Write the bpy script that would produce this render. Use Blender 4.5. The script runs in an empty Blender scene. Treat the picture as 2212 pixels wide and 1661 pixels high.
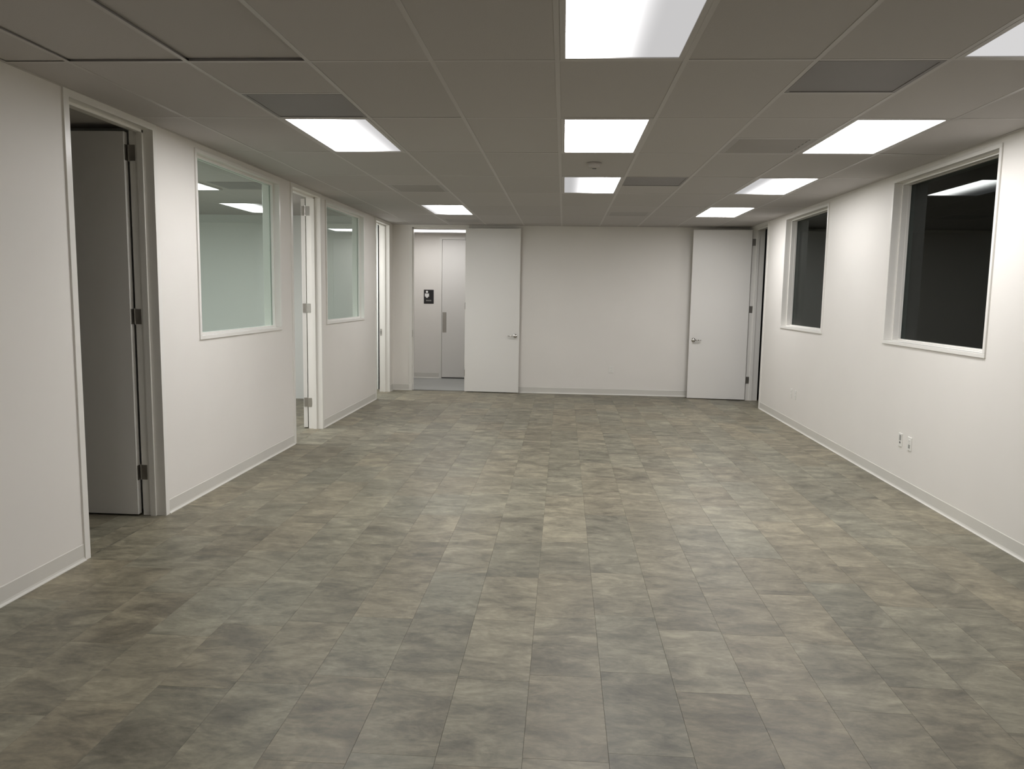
import bpy, bmesh, math, random
from mathutils import Vector, Matrix
random.seed(7)
S = bpy.context.scene
COL = S.collection

# ------------------------------------------------------------------ camera
IW, IH, FPX = 2212.0, 1661.0, 1677.4
YAW, PITCH, ROLL, CAMH = 0.0640, -0.1152, 0.0160, 1.625
cy, sy, cp, sp, cr, sr = math.cos(YAW), math.sin(YAW), math.cos(PITCH), math.sin(PITCH), math.cos(ROLL), math.sin(ROLL)
FW = Vector((-sy * cp, cy * cp, sp)); R0 = Vector((cy, sy, 0)); U0 = R0.cross(FW)
RT = R0 * cr + U0 * sr; UP = U0 * cr - R0 * sr
cam = bpy.data.cameras.new('camera'); cam_o = bpy.data.objects.new('camera', cam); COL.objects.link(cam_o)
cam.sensor_fit = 'HORIZONTAL'; cam.sensor_width = 36.0; cam.lens = 36.0 * FPX / IW
cam.clip_start = 0.05; cam.clip_end = 100
M = Matrix((RT, UP, -FW)).transposed().to_4x4(); M.translation = Vector((0, 0, CAMH)); cam_o.matrix_world = M
S.camera = cam_o

# ------------------------------------------------------------------ world, exposure
w = bpy.data.worlds.new('world'); S.world = w; w.use_nodes = True
w.node_tree.nodes['Background'].inputs[0].default_value = (0.02, 0.022, 0.025, 1)
w.node_tree.nodes['Background'].inputs[1].default_value = 0.2
S.view_settings.view_transform = 'Standard'; S.view_settings.look = 'None'
S.view_settings.gamma = 1.0; S.view_settings.use_curve_mapping = False
S.view_settings.exposure = 0.0
S.cycles.max_bounces = 10; S.cycles.diffuse_bounces = 7; S.cycles.glossy_bounces = 4
S.cycles.transparent_max_bounces = 12; S.cycles.sample_clamp_indirect = 4.0
S.cycles.caustics_reflective = False; S.cycles.caustics_refractive = False
S.cycles.use_denoising = True

LAMP = 18.7           # radiance of a fully lit lens
LAMP_RGB = (1.0, 0.985, 0.985)

# ------------------------------------------------------------------ room measures (metres)
XL, XR, YB, YF, H = -2.835, 2.948, 12.84, -2.6, 2.743
TL, TR, TB = 0.15, 0.17, 0.12
P = 0.6096; GX, GY = -0.0556, 3.885

# ------------------------------------------------------------------ materials
def mat(name):
    m = bpy.data.materials.new(name); m.use_nodes = True
    nt = m.node_tree; b = nt.nodes['Principled BSDF']
    return m, nt, b
def N(nt, t, **kw):
    n = nt.nodes.new(t)
    for k, v in kw.items(): setattr(n, k, v)
    return n
def paint(name, rgb, rough, var=0.03, bump=0.0, bscale=300.0, spec=0.5, metal=0.0):
    m, nt, b = mat(name)
    tc = N(nt, 'ShaderNodeTexCoord'); nz = N(nt, 'ShaderNodeTexNoise'); nz.inputs['Scale'].default_value = 1.7; nz.inputs['Detail'].default_value = 5
    nt.links.new(tc.outputs['Object'], nz.inputs['Vector'])
    rp = N(nt, 'ShaderNodeValToRGB')
    rp.color_ramp.elements[0].position = 0.3; rp.color_ramp.elements[1].position = 0.7
    rp.color_ramp.elements[0].color = tuple(c * (1 - var) for c in rgb) + (1,)
    rp.color_ramp.elements[1].color = tuple(min(1, c * (1 + var)) for c in rgb) + (1,)
    nt.links.new(nz.outputs['Fac'], rp.inputs['Fac']); nt.links.new(rp.outputs['Color'], b.inputs['Base Color'])
    b.inputs['Roughness'].default_value = rough; b.inputs['Specular IOR Level'].default_value = spec; b.inputs['Metallic'].default_value = metal
    if bump > 0:
        n2 = N(nt, 'ShaderNodeTexNoise'); n2.inputs['Scale'].default_value = bscale; n2.inputs['Detail'].default_value = 2
        nt.links.new(tc.outputs['Object'], n2.inputs['Vector'])
        bp = N(nt, 'ShaderNodeBump'); bp.inputs['Strength'].default_value = bump; bp.inputs['Distance'].default_value = 0.002
        nt.links.new(n2.outputs['Fac'], bp.inputs['Height']); nt.links.new(bp.outputs['Normal'], b.inputs['Normal'])
    return m
M_WALL = paint('wall_paint', (0.80, 0.775, 0.735), 0.55, 0.012, 0.10, 260)
M_DOOR = paint('door_paint', (0.78, 0.765, 0.735), 0.38, 0.01, 0.04, 120)
M_FRAME = paint('frame_paint', (0.80, 0.785, 0.745), 0.28, 0.01)
M_BASE = paint('cove_base', (0.66, 0.645, 0.60), 0.35, 0.02)
M_TEE = paint('tee_metal', (0.515, 0.495, 0.482), 0.45, 0.02)
M_STEEL = paint('satin_steel', (0.50, 0.48, 0.45), 0.32, 0.03, metal=1.0)
M_CHROME = paint('polished_nickel', (0.72, 0.70, 0.67), 0.16, 0.02, metal=1.0)
M_PLASTIC = paint('plate_plastic', (0.80, 0.79, 0.75), 0.35, 0.01)
M_SLOT = paint('slot_dark', (0.10, 0.10, 0.095), 0.5, 0.02)
M_GREYJACK = paint('jack_grey', (0.33, 0.33, 0.31), 0.5, 0.02)
M_BLACK = paint('sign_black', (0.012, 0.012, 0.013), 0.35, 0.02)
M_WHITE = paint('sign_white', (0.82, 0.82, 0.80), 0.4, 0.01)
M_RETURN = paint('return_grey', (0.235, 0.222, 0.22), 0.5, 0.04, 0.5, 420)
M_DIFF = paint('diffuser_grey', (0.38, 0.362, 0.352), 0.5, 0.03)
M_DET = paint('detector_body', (0.40, 0.37, 0.34), 0.5, 0.03)
M_SUB = paint('subfloor', (0.11, 0.105, 0.095), 0.8, 0.05)
M_DECK = paint('plenum_deck', (0.10, 0.10, 0.10), 0.8, 0.05)
M_OFFWALL = paint('office_paint', (0.70, 0.72, 0.70), 0.55, 0.012)
M_DARKWALL = paint('room_shade_paint', (0.10, 0.108, 0.105), 0.6, 0.03)  # darkness of the unlit room is put into its wall and ceiling colour
M_HALLFLOOR = paint('hall_floor', (0.40, 0.41, 0.395), 0.4, 0.06)

def tile_mat():
    m, nt, b = mat('slate_vinyl')
    L = nt.links.new
    tc = N(nt, 'ShaderNodeTexCoord'); oi = N(nt, 'ShaderNodeObjectInfo'); ge = N(nt, 'ShaderNodeNewGeometry')
    ad = N(nt, 'ShaderNodeMath', operation='ADD'); L(oi.outputs['Random'], ad.inputs[0]); L(ge.outputs['Random Per Island'], ad.inputs[1])
    fr = N(nt, 'ShaderNodeMath', operation='FRACT'); L(ad.outputs[0], fr.inputs[0])
    wo = N(nt, 'ShaderNodeMath', operation='MULTIPLY'); L(fr.outputs[0], wo.inputs[0]); wo.inputs[1].default_value = 61.7
    # three slate layers, stretched across the tile
    def noise(sx, sy_, scale, det, rough, dist):
        mp = N(nt, 'ShaderNodeMapping'); mp.inputs['Scale'].default_value = (sx, sy_, 1)
        L(ge.outputs['Position'], mp.inputs['Vector'])
        n = N(nt, 'ShaderNodeTexNoise', noise_dimensions='4D'); n.inputs['Scale'].default_value = scale
        n.inputs['Detail'].default_value = det; n.inputs['Roughness'].default_value = rough; n.inputs['Distortion'].default_value = dist
        L(mp.outputs[0], n.inputs['Vector']); L(wo.outputs[0], n.inputs['W']); return n
    n1 = noise(1.0, 1.7, 3.4, 7, 0.66, 1.0); n2 = noise(0.9, 2.9, 7.0, 6, 0.68, 1.4); n3 = noise(1.0, 1.8, 34.0, 3, 0.6, 0.0)
    def madd(a, k, c):
        x = N(nt, 'ShaderNodeMath', operation='MULTIPLY_ADD'); L(a, x.inputs[0]); x.inputs[1].default_value = k
        if isinstance(c, float): x.inputs[2].default_value = c
        else: L(c, x.inputs[2])
        return x.outputs[0]
    v = madd(n1.outputs['Fac'], 1.25, -0.57)
    v = madd(n2.outputs['Fac'], 0.62, v)
    v = madd(n3.outputs['Fac'], 0.22, v)
    v = madd(fr.outputs[0], 0.13, v)          # each tile a shade of its own
    rp = N(nt, 'ShaderNodeValToRGB'); L(v, rp.inputs['Fac'])
    cr_ = rp.color_ramp
    cr_.elements[0].position = 0.20; cr_.elements[0].color = (0.070, 0.064, 0.045, 1)
    cr_.elements[1].position = 0.86; cr_.elements[1].color = (0.346, 0.316, 0.236, 1)
    e = cr_.elements.new(0.42); e.color = (0.140, 0.128, 0.095, 1)
    e = cr_.elements.new(0.58); e.color = (0.204, 0.187, 0.140, 1)
    # a faint warm / cool drift from tile to tile
    wn = N(nt, 'ShaderNodeTexWhiteNoise', noise_dimensions='1D'); L(wo.outputs[0], wn.inputs['W'])
    tr = N(nt, 'ShaderNodeValToRGB'); L(wn.outputs['Value'], tr.inputs['Fac'])
    tr.color_ramp.elements[0].color = (0.97, 1.0, 0.985, 1); tr.color_ramp.elements[1].color = (1.04, 1.0, 0.93, 1)
    mx = N(nt, 'ShaderNodeMix', data_type='RGBA', blend_type='MULTIPLY'); mx.inputs['Factor'].default_value = 1.0
    L(rp.outputs['Color'], mx.inputs[6]); L(tr.outputs['Color'], mx.inputs[7]); L(mx.outputs[2], b.inputs['Base Color'])
    rr = N(nt, 'ShaderNodeMapRange'); L(n2.outputs['Fac'], rr.inputs['Value']); rr.inputs['To Min'].default_value = 0.36; rr.inputs['To Max'].default_value = 0.54
    L(rr.outputs[0], b.inputs['Roughness']); b.inputs['Specular IOR Level'].default_value = 0.5
    bp = N(nt, 'ShaderNodeBump'); bp.inputs['Strength'].default_value = 0.25; bp.inputs['Distance'].default_value = 0.003
    L(v, bp.inputs['Height']); L(bp.outputs['Normal'], b.inputs['Normal'])
    return m
M_TILE = tile_mat()

def ceil_mat():
    m, nt, b = mat('mineral_fibre'); L = nt.links.new
    tc = N(nt, 'ShaderNodeTexCoord'); oi = N(nt, 'ShaderNodeObjectInfo')
    v = N(nt, 'ShaderNodeTexVoronoi'); v.inputs['Scale'].default_value = 160; L(tc.outputs['Object'], v.inputs['Vector'])
    rp = N(nt, 'ShaderNodeValToRGB'); L(oi.outputs['Random'], rp.inputs['Fac'])
    rp.color_ramp.elements[0].color = (0.490, 0.472, 0.462, 1); rp.color_ramp.elements[1].color = (0.520, 0.500, 0.490, 1)
    L(rp.outputs['Color'], b.inputs['Base Color']); b.inputs['Roughness'].default_value = 0.9; b.inputs['Specular IOR Level'].default_value = 0.2
    bp = N(nt, 'ShaderNodeBump'); bp.inputs['Strength'].default_value = 0.2; bp.inputs['Distance'].default_value = 0.002
    L(v.outputs['Distance'], bp.inputs['Height']); L(bp.outputs['Normal'], b.inputs['Normal'])
    return m
M_CEIL = ceil_mat()

def glass_mat(name, tint, gain):
    m = bpy.data.materials.new(name); m.use_nodes = True; nt = m.node_tree; L = nt.links.new
    nt.nodes.clear(); out = N(nt, 'ShaderNodeOutputMaterial')
    tr = N(nt, 'ShaderNodeBsdfTransparent'); tr.inputs[0].default_value = tint + (1,)
    gl = N(nt, 'ShaderNodeBsdfGlossy'); gl.inputs['Roughness'].default_value = 0.012; gl.inputs['Color'].default_value = (0.93, 0.98, 0.95, 1)
    f = N(nt, 'ShaderNodeFresnel'); f.inputs['IOR'].default_value = 1.5
    ge = N(nt, 'ShaderNodeNewGeometry')
    # only the face towards the viewer reflects (gain stands for both surfaces of the sheet)
    inv = N(nt, 'ShaderNodeMath', operation='SUBTRACT'); inv.inputs[0].default_value = 1.0; L(ge.outputs['Backfacing'], inv.inputs[1])
    k = N(nt, 'ShaderNodeMath', operation='MULTIPLY', use_clamp=True); L(f.outputs[0], k.inputs[0]); k.inputs[1].default_value = gain
    k2 = N(nt, 'ShaderNodeMath', operation='MULTIPLY'); L(k.outputs[0], k2.inputs[0]); L(inv.outputs[0], k2.inputs[1])
    mx = N(nt, 'ShaderNodeMixShader'); L(k2.outputs[0], mx.inputs[0]); L(tr.outputs[0], mx.inputs[1]); L(gl.outputs[0], mx.inputs[2])
    L(mx.outputs[0], out.inputs[0]); return m
M_GLASS = glass_mat('clear_glass', (0.90, 0.965, 0.945), 1.9)
M_TINT = glass_mat('tinted_glass', (0.34, 0.40, 0.385), 0.55)

def lens_mat(name, left, right, mid=0.5, soft=0.12, k=1.0):
    """prismatic lens lit by two tubes; left / right = output of the half towards -x / +x"""
    m = bpy.data.materials.new(name); m.use_nodes = True; nt = m.node_tree; L = nt.links.new
    nt.nodes.clear(); out = N(nt, 'ShaderNodeOutputMaterial'); em = N(nt, 'ShaderNodeEmission')
    tc = N(nt, 'ShaderNodeTexCoord'); sx = N(nt, 'ShaderNodeSeparateXYZ'); L(tc.outputs['Object'], sx.inputs[0])
    mr = N(nt, 'ShaderNodeMapRange', interpolation_type='SMOOTHSTEP')
    mr.inputs['From Min'].default_value = (mid - soft - 0.5) * P; mr.inputs['From Max'].default_value = (mid + soft - 0.5) * P
    pw = N(nt, 'ShaderNodeMath', operation='POWER'); pw.inputs[0].default_value = right / left
    ml = N(nt, 'ShaderNodeMath', operation='MULTIPLY'); ml.inputs[1].default_value = left * LAMP * k
    L(sx.outputs['X'], mr.inputs['Value']); L(mr.outputs[0], pw.inputs[1]); L(pw.outputs[0], ml.inputs[0]); L(ml.outputs[0], em.inputs['Strength'])
    m.cycles.emission_sampling = 'FRONT'; em.inputs['Color'].default_value = LAMP_RGB + (1,); L(em.outputs[0], out.inputs[0]); return m

# ------------------------------------------------------------------ mesh helpers
def mesh(name, bm, m, parent=None, smooth=False):
    me = bpy.data.meshes.new(name); bmesh.ops.recalc_face_normals(bm, faces=bm.faces); bm.to_mesh(me); bm.free()
    if m: me.materials.append(m)
    if smooth:
        for p in me.polygons: p.use_smooth = True
    o = bpy.data.objects.new(name, me); COL.objects.link(o)
    if parent: o.parent = parent
    return o
def link(name, me, parent, loc):
    o = bpy.data.objects.new(name, me); COL.objects.link(o); o.parent = parent; o.location = loc; return o
def empty(name, loc=(0, 0, 0), rz=0.0):
    o = bpy.data.objects.new(name, None); COL.objects.link(o); o.location = loc; o.rotation_euler[2] = rz
    o.empty_display_size = 0.1; return o
def tag(o, label=None, cat=None, group=None, kind=None):
    if label: o['label'] = label
    if cat: o['category'] = cat
    if group: o['group'] = group
    if kind: o['kind'] = kind
    return o
def box(bm, a, b, bev=0.0):
    x0, y0, z0 = (min(a[i], b[i]) for i in range(3)); x1, y1, z1 = (max(a[i], b[i]) for i in range(3))
    vs = [bm.verts.new(p) for p in ((x0, y0, z0), (x1, y0, z0), (x1, y1, z0), (x0, y1, z0), (x0, y0, z1), (x1, y0, z1), (x1, y1, z1), (x0, y1, z1))]
    fs = [bm.faces.new([vs[i] for i in f]) for f in ((3, 2, 1, 0), (4, 5, 6, 7), (0, 1, 5, 4), (1, 2, 6, 5), (2, 3, 7, 6), (3, 0, 4, 7))]
    if bev > 0:
        es = {e for f in fs for e in f.edges}
        bmesh.ops.bevel(bm, geom=list(es), offset=bev, segments=1, affect='EDGES', profile=0.7)
def boxo(name, a, b, m, parent=None, bev=0.0):
    bm = bmesh.new(); box(bm, a, b, bev); return mesh(name, bm, m, parent)
def prism(bm, pts, ext):
    """closed polygon of 3-D points swept by the vector ext"""
    a = [bm.verts.new(p) for p in pts]; b = [bm.verts.new(Vector(p) + Vector(ext)) for p in pts]
    bm.faces.new(a[::-1]); bm.faces.new(b)
    n = len(a)
    for i in range(n): bm.faces.new((a[i], a[(i + 1) % n], b[(i + 1) % n], b[i]))
def cyl(bm, c0, c1, r0, r1=None, n=16):
    c0, c1 = Vector(c0), Vector(c1); r1 = r0 if r1 is None else r1
    d = (c1 - c0).normalized(); t = Vector((0, 0, 1)) if abs(d.z) < 0.9 else Vector((1, 0, 0)); u = d.cross(t).normalized(); v = d.cross(u)
    A, B = [], []
    for i in range(n):
        k = 2 * math.pi * i / n; q = u * math.cos(k) + v * math.sin(k)
        A.append(bm.verts.new(c0 + q * r0)); B.append(bm.verts.new(c1 + q * r1))
    bm.faces.new(A[::-1]); bm.faces.new(B)
    for i in range(n): bm.faces.new((A[i], A[(i + 1) % n], B[(i + 1) % n], B[i]))
def slab(name, axis, t0, t1, u0, u1, z0, z1, holes, m, parent=None):
    """wall with thickness t0..t1 along axis (0 = x, 1 = y), running u0..u1 on the other axis; holes (u0,u1,z0,z1)"""
    us = sorted({u0, u1, *[h[0] for h in holes], *[h[1] for h in holes]}); zs = sorted({z0, z1, *[h[2] for h in holes], *[h[3] for h in holes]})
    us = [u for u in us if u0 <= u <= u1]; zs = [z for z in zs if z0 <= z <= z1]
    solid = {}
    for i in range(len(us) - 1):
        for k in range(len(zs) - 1):
            mu, mz = (us[i] + us[i + 1]) / 2, (zs[k] + zs[k + 1]) / 2
            solid[i, k] = not any(h[0] < mu < h[1] and h[2] < mz < h[3] for h in holes)
    bm = bmesh.new(); vc = {}
    def V(t, u, z):
        key = (t, u, z)
        if key not in vc: vc[key] = bm.verts.new((t, u, z) if axis == 0 else (u, t, z))
        return vc[key]
    for (i, k), s in solid.items():
        if not s: continue
        a, b, c, d = us[i], us[i + 1], zs[k], zs[k + 1]
        for t in (t0, t1): bm.faces.new((V(t, a, c), V(t, b, c), V(t, b, d), V(t, a, d)))
        if not solid.get((i - 1, k)): bm.faces.new((V(t0, a, c), V(t1, a, c), V(t1, a, d), V(t0, a, d)))
        if not solid.get((i + 1, k)): bm.faces.new((V(t0, b, c), V(t1, b, c), V(t1, b, d), V(t0, b, d)))
        if not solid.get((i, k - 1)): bm.faces.new((V(t0, a, c), V(t1, a, c), V(t1, b, c), V(t0, b, c)))
        if not solid.get((i, k + 1)): bm.faces.new((V(t0, a, d), V(t1, a, d), V(t1, b, d), V(t0, b, d)))
    return mesh(name, bm, m, parent)
def project(p):
    d = Vector(p) - Vector((0, 0, CAMH)); z = d.dot(FW)
    return (IW / 2 + FPX * d.dot(RT) / z, IH / 2 - FPX * d.dot(UP) / z) if z > 0.2 else None

# ------------------------------------------------------------------ openings
DTOP = 2.70                                   # underside of the door heads
D1, D2, D3 = (4.385, 5.29), (8.05, 8.97), (11.68, 12.56)      # left wall, clear widths along y
DR = (11.70, 12.57)                            # right wall door
DB = (-2.51, -1.615)                           # back wall door, along x
W1, W2 = (5.905, 7.685), (9.185, 10.965)       # left windows
W3, W4 = (5.61, 7.36), (9.07, 10.77)           # right windows
WZ0, WZ1 = 1.235, 2.70

# ------------------------------------------------------------------ shell
slab('wall_left', 0, XL, XL - TL, YF, YB + TB, 0, H + 0.25,
     [(d[0] - .02, d[1] + .02, -1, DTOP + .02) for d in (D1, D2, D3)] + [(a, b, WZ0, WZ1) for a, b in (W1, W2)], M_WALL)
slab('wall_right', 0, XR, XR + TR, YF, YB + TB, 0, H + 0.25,
     [(DR[0] - .02, DR[1] + .02, -1, DTOP + .02)] + [(a, b, WZ0, WZ1) for a, b in (W3, W4)], M_WALL)
slab('wall_back', 1, YB, YB + TB, XL, XR, 0, H + 0.25, [(DB[0] - .02, DB[1] + .02, -1, DTOP + .02)], M_WALL)
slab('wall_front', 1, YF - .12, YF, XL - TL, XR + TR, 0, H + 0.25, [], M_WALL)
for n, l in (('wall_left', 'off-white left wall with three doorways and two interior windows'), ('wall_right', 'off-white right wall with two dark windows and a doorway'),
             ('wall_back', 'off-white far end wall between the two open door leaves'), ('wall_front', 'off-white end wall behind the camera')):
    tag(bpy.data.objects[n], l, 'wall', kind='structure')

# floor: substrate with vinyl tiles laid on it
floor = boxo('floor', (XL - TL, YF, -0.06), (XR + TR, YB + TB, -0.0045), M_SUB)
tag(floor, 'grey slate-look vinyl tile floor of the large empty room', 'floor', kind='structure')
TW, TLEN, TX0 = 0.3048, 0.6096, -0.107
GAP = 0.0004
stag = {0: 4.40, -1: 4.946, -2: 3.16, 1: 3.238, 3: 3.677, 4: 3.003, 5: 3.222, -3: 3.70}
tiles = []
def cells(x0, x1, y0, y1):
    out = []
    k0 = math.floor((x0 - TX0) / TW); k1 = math.ceil((x1 - TX0) / TW)
    for k in range(k0, k1):
        a, b = max(x0, TX0 + k * TW), min(x1, TX0 + (k + 1) * TW)
        if b - a < 0.004: continue
        rnd = random.Random(k * 31 + 5)
        off = stag.get(k, rnd.uniform(0, TLEN))
        j0 = math.floor((y0 - off) / TLEN); j1 = math.ceil((y1 - off) / TLEN)
        for j in range(j0, j1):
            c, d = max(y0, off + j * TLEN), min(y1, off + (j + 1) * TLEN)
            if d - c > 0.004: out.append((a, b, c, d))
    return out
tiles = cells(XL, XR, YF, YB)
# floor in the thickness of the doorways
seen, rest = [], []
for t in tiles:
    ps = [project(((t[0] + t[1]) / 2, (t[2] + t[3]) / 2, 0)), project((t[0], t[3], 0)), project((t[1], t[3], 0))]
    vis = any(p and -5 < p[0] < IW + 5 and p[1] < IH + 5 for p in ps)
    d = math.hypot((t[0] + t[1]) / 2, (t[2] + t[3]) / 2)
    (seen if vis else rest).append((d, t))
seen.sort(); rest += seen[300:]; seen = seen[:300]
tmesh = {}
def tile_mesh(wd, ln):
    key = (round(wd, 3), round(ln, 3))
    if key not in tmesh:
        bm = bmesh.new(); box(bm, (-wd / 2 + GAP, -ln / 2 + GAP, -0.0045), (wd / 2 - GAP, ln / 2 - GAP, 0), 0.0004)
        me = bpy.data.meshes.new('floor_tile'); bmesh.ops.recalc_face_normals(bm, faces=bm.faces); bm.to_mesh(me); bm.free(); me.materials.append(M_TILE); tmesh[key] = me
    return tmesh[key]
for d, (a, b, c, e) in seen:
    link('floor_tile', tile_mesh(b - a, e - c), floor, ((a + b) / 2, (c + e) / 2, 0))
def tile_field(name, rects, parent):
    bm = bmesh.new()
    for (a, b, c, e) in rects: box(bm, (a + GAP, c + GAP, -0.0045), (b - GAP, e - GAP, 0))
    return mesh(name, bm, M_TILE, parent)
f = tile_field('floor_tile_field', [t for d, t in rest], floor); tag(f, kind='stuff')
sill = []
for d in (D1, D2, D3): sill += cells(XL - TL, XL, d[0] - .02, d[1] + .02)
sill += cells(XR, XR + TR, DR[0] - .02, DR[1] + .02)
f = tile_field('doorway_tile_field', sill, floor); tag(f, kind='stuff')

# ------------------------------------------------------------------ ceiling grid
ceil = boxo('ceiling', (XL - TL, YF, H + 0.25), (XR + TR, YB + TB, H + 0.30), M_DECK)
tag(ceil, 'suspended ceiling of large grey-white lay-in panels', 'ceiling', kind='structure')
xs = [XL] + [GX + i * P for i in range(-5, 6) if XL + .03 < GX + i * P < XR - .03] + [XR]
JS = list(range(-6, 9))
ys = [YF] + [GY + 2 * P * j for j in JS if YF + .03 < GY + 2 * P * j < YB - .03] + [YB]
def ci(x): return round((x - GX) / P)
# (i, j, kind): troffers fill a cell, the square devices half of one (h: 0 near half, 1 far half)
LIGHTS = {(0, -1): (1.0, 0.031, .42, .30, 'centre-row ceiling light nearest the camera, its right half dimmer'),
          (0, 1): (1.0, 1.0, .5, .1, 'second ceiling light of the centre row, evenly bright, before the round detector'),
          (0, 3): (0.028, 1.0, .42, .28, 'third ceiling light of the centre row, its left half dimmer'),
          (3, -1): (0.036, 0.30, .85, .15, 'dim ceiling light cut off by the top right corner of the photo'),
          (3, 1): (1.0, 1.0, .5, .1, 'large bright ceiling light above the nearer dark window on the right'),
          (3, 3): (0.030, 1.0, .42, .28, 'right-row ceiling light above the pier between the dark windows, left half dimmer'),
          (3, 5): (1.0, 1.0, .5, .1, 'far right-row ceiling light in front of the far right door leaf'),
          (-3, 1): (1.8, 0.034, .62, .30, 'left-row ceiling light directly behind a square grey return grille'),
          (-3, 5): (0.037, 1.0, .25, .2, 'far left-row ceiling light before the open far doorway'),
          (0, -3): (0.15, 0.15, .5, .1, 'unseen centre-row fill light added overhead behind the camera'),  # added out of view, weak fill for the near floor
          (-3, -3): (0.38, 0.38, .5, .1, 'unseen left-row fill light added overhead behind the camera'),  # added out of view to brighten the near left wall
          (3, -3): (0.6, 0.6, .5, .1, 'unseen right-row fill light added overhead behind the camera')}  # added out of view, fill for the near right side
SQUARE = {(2, 0, 0): ('return', 'square grey return grille between the two nearest right-hand ceiling lights'),
          (-3, 0, 1): ('return', 'square grey return grille touching the near end of the left-row light'),
          (1, 3, 0): ('return', 'square grey return grille right beside the third centre-row light'),
          (2, 1, 1): ('supply', 'louvred supply diffuser left of the large bright right-row light'),
          (-3, 3, 1): ('supply', 'faint louvred supply diffuser before the far left-row light'),
          (1, 5, 1): ('supply', 'far louvred supply diffuser between the centre row and the far right light'),
          (-3, 6, 1): ('supply', 'small dark supply diffuser close to the far wall above the left door leaf')}
RAISED = {(-4, -1): 0.010, (-3, -1): 0.014, (-5, -1): 0.004}
pm = {}
def panel(x0, x1, y0, y1, dz=0.0, tilt=0.0):
    wd, ln = x1 - x0 - .010, y1 - y0 - .010
    key = (round(wd, 3), round(ln, 3))
    if key not in pm:
        bm = bmesh.new(); box(bm, (-wd / 2, -ln / 2, 0), (wd / 2, ln / 2, 0.016))
        me = bpy.data.meshes.new('ceiling_panel'); bmesh.ops.recalc_face_normals(bm, faces=bm.faces); bm.to_mesh(me); bm.free(); me.materials.append(M_CEIL); pm[key] = me
    o = link('ceiling_panel', pm[key], ceil, ((x0 + x1) / 2, (y0 + y1) / 2, H + 0.0015 + dz)); o.rotation_euler[1] = tilt
for a in range(len(xs) - 1):
    i = math.floor(((xs[a] + xs[a + 1]) / 2 - GX) / P)
    for c in range(len(ys) - 1):
        j = math.floor(((ys[c] + ys[c + 1]) / 2 - GY) / (2 * P))
        if (i, j) in LIGHTS: continue
        x0, x1, y0, y1 = xs[a], xs[a + 1], ys[c], ys[c + 1]
        ym = GY + 2 * P * j + P
        h0, h1 = (i, j, 0) in SQUARE, (i, j, 1) in SQUARE
        if h0 or h1:
            if not h0: panel(x0, x1, y0, ym)
            if not h1 and y1 - ym > .05: panel(x0, x1, ym, y1)
            boxo('cross_tee', (x0 + .012, ym - .012, H), (x1 - .012, ym + .012, H + .0014), M_TEE, ceil)
        else:
            panel(x0, x1, y0, y1, RAISED.get((i, j), random.choice((0, 0, 0, .0008))))
for y in ys[1:-1]: boxo('main_tee', (XL, y - .012, H), (XR, y + .012, H + .0014), M_TEE, ceil)
for x in xs[1:-1]:
    for c in range(len(ys) - 1):
        boxo('cross_tee', (x - .012, ys[c] + (.012 if c else 0), H), (x + .012, ys[c + 1] - .012, H + .0014), M_TEE, ceil)
for n, a, b in (('l', (XL, YF, H - .001), (XL + .022, YB, H + .001)), ('r', (XR - .022, YF, H - .001), (XR, YB, H + .001)),
                ('b', (XL + .022, YB - .022, H - .001), (XR - .022, YB, H + .001)), ('f', (XL + .022, YF, H - .001), (XR - .022, YF + .022, H + .001))):
    boxo('wall_angle', a, b, M_TEE, ceil)

# troffers
def troffer(x, y, lens, label, lx=P, ly=2 * P, group='lensed troffer lights in the ceiling', cat='ceiling light', z=H):
    t = empty('ceiling_light', (x, y, z)); tag(t, label, cat, group)
    g, w_ = .013, .026
    hx, hy = lx / 2 - g, ly / 2 - g
    bm = bmesh.new()
    for a, b in (((-hx, -hy, -.001), (-hx + w_, hy, .012)), ((hx - w_, -hy, -.001), (hx, hy, .012)), ((-hx + w_, -hy, -.001), (hx - w_, -hy + w_, .012)), ((-hx + w_, hy - w_, -.001), (hx - w_, hy, .012))): box(bm, a, b)
    mesh('lens_frame', bm, M_TEE, t)
    lo = boxo('lens', (-hx + w_ - .002, -hy + w_ - .002, .004), (hx - w_ + .002, hy - w_ + .002, .008), lens, t)
    lo.data.materials.append(M_PLASTIC)
    for p in lo.data.polygons: p.material_index = 0 if p.normal.z < -.5 else 1      # light leaves through the underside
    if z == H: boxo('housing', (-hx, -hy, .013), (hx, hy, .11), M_TEE, t)
    return t
for (i, j), (l, r, mid, soft, lab) in LIGHTS.items():
    troffer(GX + (i + .5) * P, GY + (j + .5) * 2 * P, lens_mat('lens', l, r, mid, soft), lab)

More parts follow.
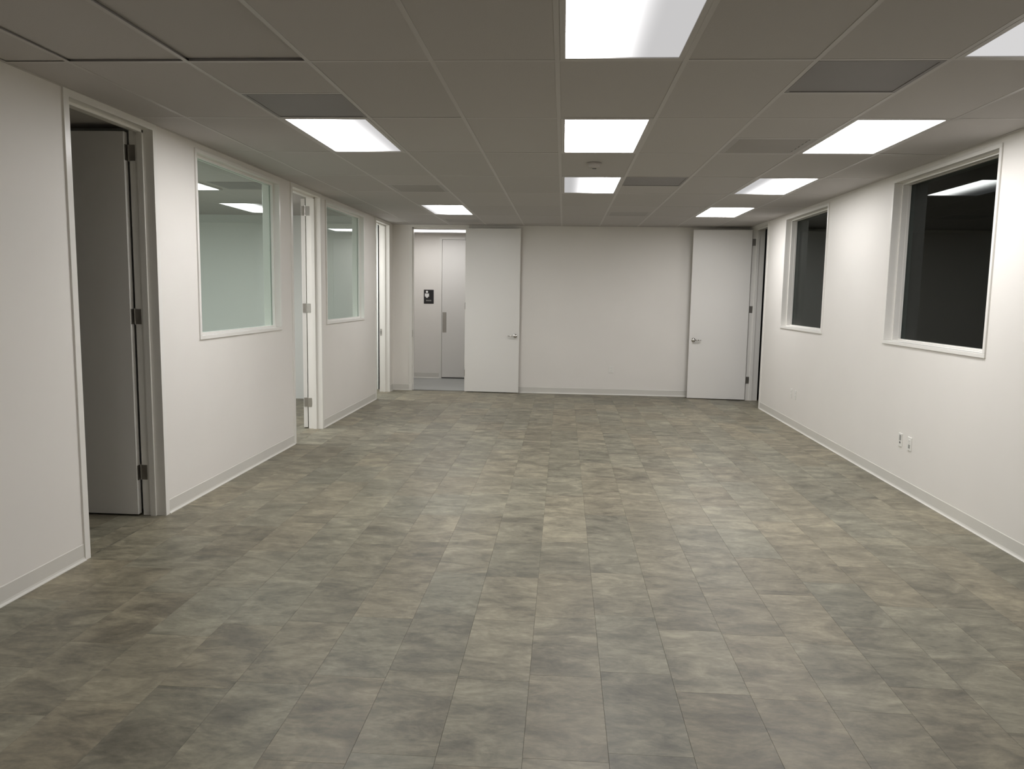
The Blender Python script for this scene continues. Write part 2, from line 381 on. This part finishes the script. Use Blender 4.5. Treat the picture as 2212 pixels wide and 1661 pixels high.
def square(i, j, h, kind, label):
    x, y = GX + (i + .5) * P, GY + 2 * P * j + P * (h + .5)
    s = P / 2 - .013
    if kind == 'return':
        t = empty('return_grille', (x, y, H)); tag(t, label, 'vent', 'square return air grilles in the ceiling')
        bm = bmesh.new(); e = .02
        for a, b in (((-s, -s, -.001), (-s + e, s, .01)), ((s - e, -s, -.001), (s, s, .01)), ((-s + e, -s, -.001), (s - e, -s + e, .01)), ((-s + e, s - e, -.001), (s - e, s, .01))): box(bm, a, b)
        mesh('grille_frame', bm, M_RETURN, t)
        boxo('perforated_face', (-s + e, -s + e, .002), (s - e, s - e, .006), M_RETURN, t)
    else:
        t = empty('supply_diffuser', (x, y, H)); tag(t, label, 'vent', 'square louvred supply diffusers in the ceiling')
        def ring(r0, z0, r1, z1):
            bm = bmesh.new(); A = [bm.verts.new((sx_ * r0, sy_ * r0, z0)) for sx_, sy_ in ((-1, -1), (1, -1), (1, 1), (-1, 1))]
            B = [bm.verts.new((sx_ * r1, sy_ * r1, z1)) for sx_, sy_ in ((-1, -1), (1, -1), (1, 1), (-1, 1))]
            A2 = [bm.verts.new(v.co + Vector((0, 0, .002))) for v in A]; B2 = [bm.verts.new(v.co + Vector((0, 0, .002))) for v in B]
            for q in range(4):
                w2 = (q + 1) % 4
                bm.faces.new((A[q], A[w2], B[w2], B[q])); bm.faces.new((A2[q], B2[q], B2[w2], A2[w2]))
                bm.faces.new((A[q], A2[q], A2[w2], A[w2])); bm.faces.new((B[q], B[w2], B2[w2], B2[q]))
            return bm
        mesh('outer_frame', ring(s, 0, s - .045, .002), M_DIFF, t)
        for q in range(6):                     # tilted blades across the opening
            y0 = -s + .07 + q * (2 * s - .14) / 5; bm = bmesh.new()
            prism(bm, [Vector((-s + .045, y0 - .026, .010)), Vector((-s + .045, y0 - .026, .012)), Vector((-s + .045, y0 + .026, .001)), Vector((-s + .045, y0 + .026, -.001))], (2 * s - .09, 0, 0))
            mesh('louvre_blade', bm, M_DIFF, t)
        boxo('neck', (-s + .045, -s + .045, .016), (s - .045, s - .045, .05), M_RETURN, t)
for (i, j, h), (k, lab) in SQUARE.items(): square(i, j, h, k, lab)

# smoke detector
t = empty('smoke_detector', (0.235, 6.78, H)); tag(t, 'small round smoke detector behind the second centre-row light', 'smoke detector')
bm = bmesh.new(); cyl(bm, (0, 0, 0), (0, 0, -.012), .062, .060, 28); mesh('mounting_base', bm, M_DET, t)
bm = bmesh.new(); cyl(bm, (0, 0, -.012), (0, 0, -.034), .052, .044, 28); cyl(bm, (0, 0, -.034), (0, 0, -.044), .044, .028, 28); mesh('detector_head', bm, M_DET, t)
bm = bmesh.new(); cyl(bm, (0, 0, -.044), (0, 0, -.049), .020, .016, 20); mesh('sensor_cap', bm, M_SLOT, t)

# ------------------------------------------------------------------ cove base
def cove(parent, p0, p1, nrm):
    """baseboard section from p0 to p1 (xy), nrm pointing into the room"""
    p0, p1, n = Vector((*p0, 0)), Vector((*p1, 0)), Vector((*nrm, 0)); z = Vector((0, 0, 1))
    prof = [(0, 0), (.017, 0), (.017, .003), (.012, .006), (.007, .012), (.0045, .022), (.004, .098), (.002, .102), (0, .102)]
    bm = bmesh.new(); prism(bm, [p0 + n * a + z * b for a, b in prof], p1 - p0)
    return mesh('base_section', bm, M_BASE, parent)
def baseboard(name, label):
    o = empty(name); tag(o, label, 'baseboard', kind='structure'); return o
FO = .05     # width of a door-frame face
b = baseboard('baseboard_left', 'pale vinyl cove base along the left wall')
e = [YF] + [v for d in (D1, D2, D3) for v in (d[0] - FO, d[1] + FO)] + [YB]
for k in range(0, len(e), 2): cove(b, (XL, e[k]), (XL, e[k + 1]), (1, 0))
b = baseboard('baseboard_right', 'pale vinyl cove base along the right wall')
cove(b, (XR, YF), (XR, DR[0] - FO), (-1, 0)); cove(b, (XR, DR[1] + FO), (XR, YB), (-1, 0))
b = baseboard('baseboard_back', 'pale vinyl cove base along the far end wall')
cove(b, (XL, YB), (DB[0] - FO, YB), (0, -1)); cove(b, (DB[1] + FO, YB), (XR, YB), (0, -1))
b = baseboard('baseboard_front', 'pale vinyl cove base on the wall behind the camera')
cove(b, (XL, YF), (XR, YF), (0, 1))

# ------------------------------------------------------------------ doors
def door_frame(root, wall, c0, c1, face, depth, rab):
    """hollow-metal frame. wall 'x+' : wall face at x=face, room on the +x side ... ; depth towards the far side; rab: leaf on 'far' or 'near' side"""
    def mp(u, v, z):          # u along the wall, v from the room face into the wall
        return {'L': (face - v, u, z), 'R': (face + v, u, z), 'B': (u, face + v, z)}[wall]
    st = (.060, .100) if rab == 'far' else (.055, .095)
    T = depth
    ov = .010                 # how far the faces stand proud of the wall
    for s, c in ((1, c0), (-1, c1)):       # s: direction from the jamb towards the opening
        poly = [(-FO, -ov), (0, -ov), (0, st[0]), (.016, st[0]), (.016, st[1]), (0, st[1]), (0, T + ov), (-FO, T + ov), (-FO, T), (-.02, T), (-.02, 0), (-FO, 0)]
        bm = bmesh.new(); prism(bm, [Vector(mp(c + s * a, v, 0)) for a, v in poly], (0, 0, H - .001 - 0)); mesh('door_jamb', bm, M_FRAME, root)
    bm = bmesh.new()
    hz = DTOP
    poly = [(hz + FO - .008, -ov), (hz, -ov), (hz, st[0]), (hz - .016, st[0]), (hz - .016, st[1]), (hz, st[1]), (hz, T + ov), (hz + FO - .008, T + ov), (hz + FO - .008, T), (hz + .02, T), (hz + .02, 0), (hz + FO - .008, 0)]
    prism(bm, [Vector(mp(c0, v, z)) for z, v in poly], Vector(mp(c1, 0, 0)) - Vector(mp(c0, 0, 0))); mesh('door_head', bm, M_FRAME, root)
    return mp
def lever(parent, x, z, y0, k, dirx):
    """on the leaf face at local y0 whose outward side is k (+1 / -1); dirx: way the lever points"""
    bm = bmesh.new()
    cyl(bm, (x, y0, z), (x, y0 + k * .010, z), .033, .031, 24)
    cyl(bm, (x, y0 + k * .010, z), (x, y0 + k * .050, z), .011, .010, 16)
    pts = [(x - dirx * .012, y0 + k * .050), (x + dirx * .030, y0 + k * .052), (x + dirx * .085, y0 + k * .050), (x + dirx * .118, y0 + k * .044)]
    for (ax, ay), (bx, by), r0, r1 in zip(pts[:-1], pts[1:], (.011, .0105, .0095), (.0105, .0095, .0075)): cyl(bm, (ax, ay, z), (bx, by, z), r0, r1, 12)
    return mesh('lever_handle', bm, M_CHROME, parent, True)
def leaf(root, pivot, ang, width, ts, levers=(0, 1), hz=(0.315, 1.43, 2.545), z0=.012, z1=DTOP - .012):
    """leaf from its hinge line along local +x; the knuckle is on the local y=0 face, the thickness runs to ts*45 mm"""
    th = .045 * ts
    lf = boxo('door_leaf', (.003, 0, z0), (width, th, z1), M_DOOR, root, .0015)
    lf.location = (pivot[0], pivot[1], 0); lf.rotation_euler[2] = math.radians(ang)
    for s in levers: lever(lf, width - .065, .95, th if s else 0, ts if s else -ts, -1)
    for z in hz:
        bm = bmesh.new(); ky = -ts * .006
        for q in (-.055, -.033, -.011, .011, .033): cyl(bm, (-.002, ky, z + q + .001), (-.002, ky, z + q + .021), .0080, None, 12)
        cyl(bm, (-.002, ky, z - .058), (-.002, ky, z + .058), .0050, None, 10)
        box(bm, (-.0005, ky, z - .053), (.0031, ts * .040, z + .053)); box(bm, (-.016, ky - .0015, z - .053), (.000, ky + .0015, z + .053))          # plate let into the leaf edge
        mesh('hinge', bm, M_STEEL, lf)
    return lf
def jamb_plate(root, a, b, name='hinge_plate', m=None):
    return boxo(name, a, b, m or M_STEEL, root)

# door 1: near left doorway, leaf swung 90 degrees into the dark office
d = empty('door_1'); tag(d, 'nearest left doorway with its leaf swung open into a dark office', 'door', kind='structure')
door_frame(d, 'L', D1[0], D1[1], XL, TL, 'far')
PX = XL - TL - .026
HZ = (.315, 1.43, 2.55)
leaf(d, (PX, D1[1] + .010), -180, .895, 1, hz=HZ)
for z in HZ: jamb_plate(d, (PX + .014, D1[1] - .003, z - .053), (PX + .056, D1[1] + .001, z + .053))
# door 2: leaf folded right back against the office side of the wall
d = empty('door_2'); tag(d, 'middle left doorway whose leaf shows only its hinged edge', 'door', kind='structure')
door_frame(d, 'L', D2[0], D2[1], XL, TL, 'far')
leaf(d, (PX, D2[1] + .014), -257, .905, 1, hz=HZ)
for z in HZ: jamb_plate(d, (PX + .014, D2[1] - .003, z - .053), (PX + .056, D2[1] + .001, z + .053))
# door 3: far left doorway, only its jamb and strike plate show
d = empty('door_3'); tag(d, 'far left doorway with a bright jamb and small strike plate', 'door', kind='structure')
door_frame(d, 'L', D3[0], D3[1], XL, TL, 'far')
leaf(d, (PX, D3[0] - .008), 195, .865, -1, hz=HZ)
jamb_plate(d, (XL - .118, D3[1] - .003, .925), (XL - .146, D3[1] + .001, 1.035), 'strike_plate')
jamb_plate(d, (XL - .126, D3[1] - .0036, .955), (XL - .138, D3[1] - .0028, 1.005), 'strike_hole', M_SLOT)
# door 4: far doorway to the hall, leaf folded back flat on the end wall
d = empty('door_4'); tag(d, 'open doorway to the bright hall with its leaf folded back on the end wall', 'door', kind='structure')
door_frame(d, 'B', DB[0], DB[1], YB, TB, 'near')
leaf(d, (DB[1] + .004, YB - .016), -2, .900, -1, hz=HZ)
jamb_plate(d, (DB[0] - .001, YB + .004, .90), (DB[0] + .003, YB + .040, 1.01), 'strike_plate')
# door 5: right wall doorway near the far corner, leaf open square to the wall
d = empty('door_5'); tag(d, 'far right doorway with its leaf standing open across the end wall', 'door', kind='structure')
door_frame(d, 'R', DR[0], DR[1], XR, TR, 'near')
leaf(d, (XR - .016, DR[1] + .008), -185, .905, 1, hz=(.325, 1.45, 2.50))
for z in (.325, 1.45, 2.50): jamb_plate(d, (XR - .010, DR[1] - .003, z - .053), (XR + .040, DR[1] + .001, z + .053))

# ------------------------------------------------------------------ interior windows
def window(name, wall, a, b, label, glass, gdepth, T):
    r = empty(name); tag(r, label, 'window', kind='structure')
    s = -1 if wall == 'L' else 1
    face = XL if wall == 'L' else XR
    def bx(nm, v0, v1, u0, u1, z0, z1, m, bev=0.0):
        return boxo(nm, (face + s * v0, u0, z0), (face + s * v1, u1, z1), m, r, bev)
    o, k = -.012, .030
    bx('window_sill', o, T + .01, a, b, WZ0, WZ0 + k, M_FRAME, .002)
    bx('window_head', o, T + .01, a, b, WZ1 - k, WZ1, M_FRAME, .002)
    bx('window_jamb', o, T + .01, a, a + k, WZ0 + k, WZ1 - k, M_FRAME, .002)
    bx('window_jamb', o, T + .01, b - k, b, WZ0 + k, WZ1 - k, M_FRAME, .002)
    if wall == 'R':
        n, e0, e1 = .016, .062, gdepth - .028
        bx('window_stop', e0, e1, a + k, b - k, WZ0 + k, WZ0 + k + n * .4, M_FRAME); bx('window_stop', e0, e1, a + k, b - k, WZ1 - k - n, WZ1 - k, M_FRAME)
        bx('window_stop', e0, e1, a + k, a + k + n, WZ0 + k + n * .4, WZ1 - k - n, M_FRAME); bx('window_stop', e0, e1, b - k - n, b - k, WZ0 + k + n * .4, WZ1 - k - n, M_FRAME)
    for v0, v1 in ((gdepth - .028, gdepth - .004), (gdepth + .010, gdepth + .030)):
        q = .018
        bx('glazing_bead', v0, v1, a + k, b - k, WZ0 + k, WZ0 + k + q, M_FRAME)
        bx('glazing_bead', v0, v1, a + k, b - k, WZ1 - k - q, WZ1 - k, M_FRAME)
        bx('glazing_bead', v0, v1, a + k, a + k + q, WZ0 + k + q, WZ1 - k - q, M_FRAME)
        bx('glazing_bead', v0, v1, b - k - q, b - k, WZ0 + k + q, WZ1 - k - q, M_FRAME)
    bx('glass_pane', gdepth - .002, gdepth + .006, a + k + .004, b - k - .004, WZ0 + k + .004, WZ1 - k - .004, glass)
window('window_1', 'L', W1[0], W1[1], 'left interior window between the nearest and middle doorways', M_GLASS, .075, TL)
window('window_2', 'L', W2[0], W2[1], 'left interior window between the middle and far doorways', M_GLASS, .075, TL)
window('window_3', 'R', W3[0], W3[1], 'nearer dark window in the right wall reflecting a ceiling light', M_TINT, .137, TR)
window('window_4', 'R', W4[0], W4[1], 'farther dark window in the right wall beside the far doorway', M_TINT, .137, TR)

# ------------------------------------------------------------------ rooms beyond
def room(name, x0, x1, y0, y1, z1, walls, m, lab, floor_m=None, th=.1):
    """walls: subset of 'lrfb' to build (left, right, front, back)"""
    fl = boxo('floor_' + name, (x0, y0, -.06), (x1, y1, -.0045 if floor_m is None else 0), M_SUB if floor_m is None else floor_m)
    tag(fl, 'floor of ' + lab, 'floor', kind='structure')
    if floor_m is None: tag(tile_field('floor_tile_field', cells(x0, x1, y0, y1), fl), kind='stuff')
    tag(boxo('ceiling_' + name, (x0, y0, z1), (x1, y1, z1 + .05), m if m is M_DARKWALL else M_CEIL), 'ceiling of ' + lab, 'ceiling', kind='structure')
    geo = {'l': (0, x0, x0 - th, y0 - th, y1 + th), 'r': (0, x1, x1 + th, y0 - th, y1 + th), 'f': (1, y0 - th, y0, x0, x1), 'b': (1, y1, y1 + th, x0, x1)}
    nm = {'l': 'left', 'r': 'right', 'f': 'front', 'b': 'back'}
    for k in walls:
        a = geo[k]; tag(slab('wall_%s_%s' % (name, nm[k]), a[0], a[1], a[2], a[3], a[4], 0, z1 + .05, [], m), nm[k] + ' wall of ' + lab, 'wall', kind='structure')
XO = XL - TL
room('dark_office', -6.4, XO, 2.4, 5.44, H, 'lf', M_WALL, 'the dark office behind the nearest left doorway')
room('lit_office', -6.4, XO, 5.54, 11.50, H, 'lfb', M_OFFWALL, 'the lit office behind the left windows')
room('corner_office', -6.4, XO, 11.60, 12.86, H, 'lb', M_OFFWALL, 'the office behind the far left doorway')
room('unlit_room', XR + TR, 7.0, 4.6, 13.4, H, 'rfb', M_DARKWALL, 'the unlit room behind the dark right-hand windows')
# hall behind the end wall
HY = 14.78
room('hall', XO, 1.2, YB + TB, HY, H, 'lr', M_WALL, 'the bright hall beyond the end wall', M_HALLFLOOR)
HD = (-2.315, -1.40)
o = slab('wall_hall_back', 1, HY, HY + .12, XO, 1.2, 0, H + .05, [(HD[0] - .02, HD[1] + .02, -1, 2.66)], M_WALL); tag(o, 'white hall wall holding the restroom door and sign', 'wall', kind='structure')
b = baseboard('baseboard_hall', 'pale vinyl cove base in the hall left of the restroom door')
cove(b, (XO, HY), (HD[0] - .05, HY), (0, -1)); cove(b, (HD[1] + .05, HY), (1.2, HY), (0, -1))
d = empty('door_6'); tag(d, 'closed white restroom door with a steel push plate across the hall', 'door', kind='structure')
for x0, x1 in ((HD[0] - .05, HD[0]), (HD[1], HD[1] + .05)): boxo('door_jamb', (x0, HY - .008, 0), (x1, HY + .128, 2.69), M_FRAME, d)
boxo('door_head', (HD[0], HY - .008, 2.64), (HD[1], HY + .128, 2.69), M_FRAME, d)
lf = boxo('door_leaf', (HD[0] + .004, HY + .002, .022), (HD[1] - .004, HY + .047, 2.636), M_DOOR, d, .0015)
boxo('push_plate', (-2.335 + .035, HY - .001, .885), (-2.225, HY + .003, 1.27), M_STEEL, lf, .0008)
boxo('threshold', (HD[0], HY, 0), (HD[1], HY + .1, .012), M_SLOT, d)
# restroom sign
t = empty('restroom_sign', (-2.565, HY, 1.56)); tag(t, 'black restroom sign with white pictogram on the hall wall', 'sign')
boxo('sign_plate', (-.094, -.006, -.132), (.094, 0, .132), M_BLACK, t, .001)
bm = bmesh.new(); y = -.0075
cyl(bm, (-.035, -.006, .092), (-.035, y, .092), .022, None, 18)
prism(bm, [Vector((x, -.006, z)) for x, z in ((-.075, .060), (.005, .060), (.005, .002), (-.015, .002), (-.015, -.020), (-.055, -.020), (-.055, .002), (-.075, .002))], (0, y + .006, 0))
mesh('pictogram', bm, M_WHITE, t)
bm = bmesh.new()
for k in range(5): box(bm, (-.050 + k * .021, -.006, -.085), (-.038 + k * .021, y, -.060))
mesh('lettering', bm, M_GREYJACK, t)
# hall light and office light in view, then two added fill lights out of view
troffer(-2.20, 13.95, lens_mat('lens', 1.0, 1.0, k=.40), 'bright ceiling light in the hall seen through the far doorway', lx=2 * P, ly=P, group='lights in the rooms beyond', z=H - .013)
troffer(-4.42, 8.33, lens_mat('lens', 1.0, 1.0, k=1.7), 'office ceiling light seen at the top of the nearer left window', lx=2 * P, ly=P, group='lights in the rooms beyond', z=H - .013)
troffer(-5.55, 6.75, lens_mat('lens', 1.0, 1.0, k=1.7), 'unseen fill light added in the office left of the nearer left window', lx=2 * P, ly=P, group='lights in the rooms beyond', z=H - .013)  # added out of view to brighten the office behind the glass
troffer(-4.20, 12.05, lens_mat('lens', 1.0, 1.0, k=1.4), 'unseen fill light added in the corner office behind the far left doorway', lx=2 * P, ly=P, group='lights in the rooms beyond', z=H - .013)  # added out of view so the far left jamb comes out bright
t = empty('return_grille', (-3.44, 8.33, H)); tag(t, 'dark office return grille seen through the nearer left window', 'vent')
boxo('grille_frame', (-.30, -.28, -.002), (.30, .28, .004), M_RETURN, t); boxo('perforated_face', (-.27, -.25, -.004), (.27, .25, -.002), M_RETURN, t)

# ------------------------------------------------------------------ outlets
def outlet(pos, wall, label, jack=False, grey=False):
    t = empty('wall_outlet', pos, {'R': math.radians(-90), 'B': 0.0}[wall]); tag(t, label, 'outlet', 'wall outlet plates near the floor')
    # local: x along the wall, -y into the room
    boxo('cover_plate', (-.036, -.006, -.058), (.036, 0, .058), M_PLASTIC, t, .002)
    if jack:
        boxo('jack_insert', (-.018, -.0075, -.004), (.018, -.005, .044), M_GREYJACK, t, .001)
        boxo('jack_port', (-.010, -.0082, -.030), (.010, -.005, -.014), M_SLOT, t)
    else:
        for z in (-.022, .022):
            r = boxo('receptacle', (-.017, -.0075, z - .016), (.017, -.005, z + .016), M_GREYJACK if (z < 0 and grey) else M_PLASTIC, t, .001)
            for x in (-.007, .007): boxo('slot', (x - .0011, -.0080, z - .003), (x + .0011, -.007, z + .006), M_GREYJACK, r)
    return t
outlet((XR, 6.845, .428), 'R', 'left plate of the outlet pair under the nearer dark window, grey insert', True)
outlet((XR, 6.665, .425), 'R', 'right plate of the outlet pair under the nearer dark window', grey=True)
outlet((XR, 10.10, .425), 'R', 'left plate of the outlet pair under the farther dark window')
outlet((XR, 9.92, .425), 'R', 'right plate of the outlet pair under the farther dark window')
outlet((.811, YB, .425), 'B', 'single outlet plate on the far end wall')
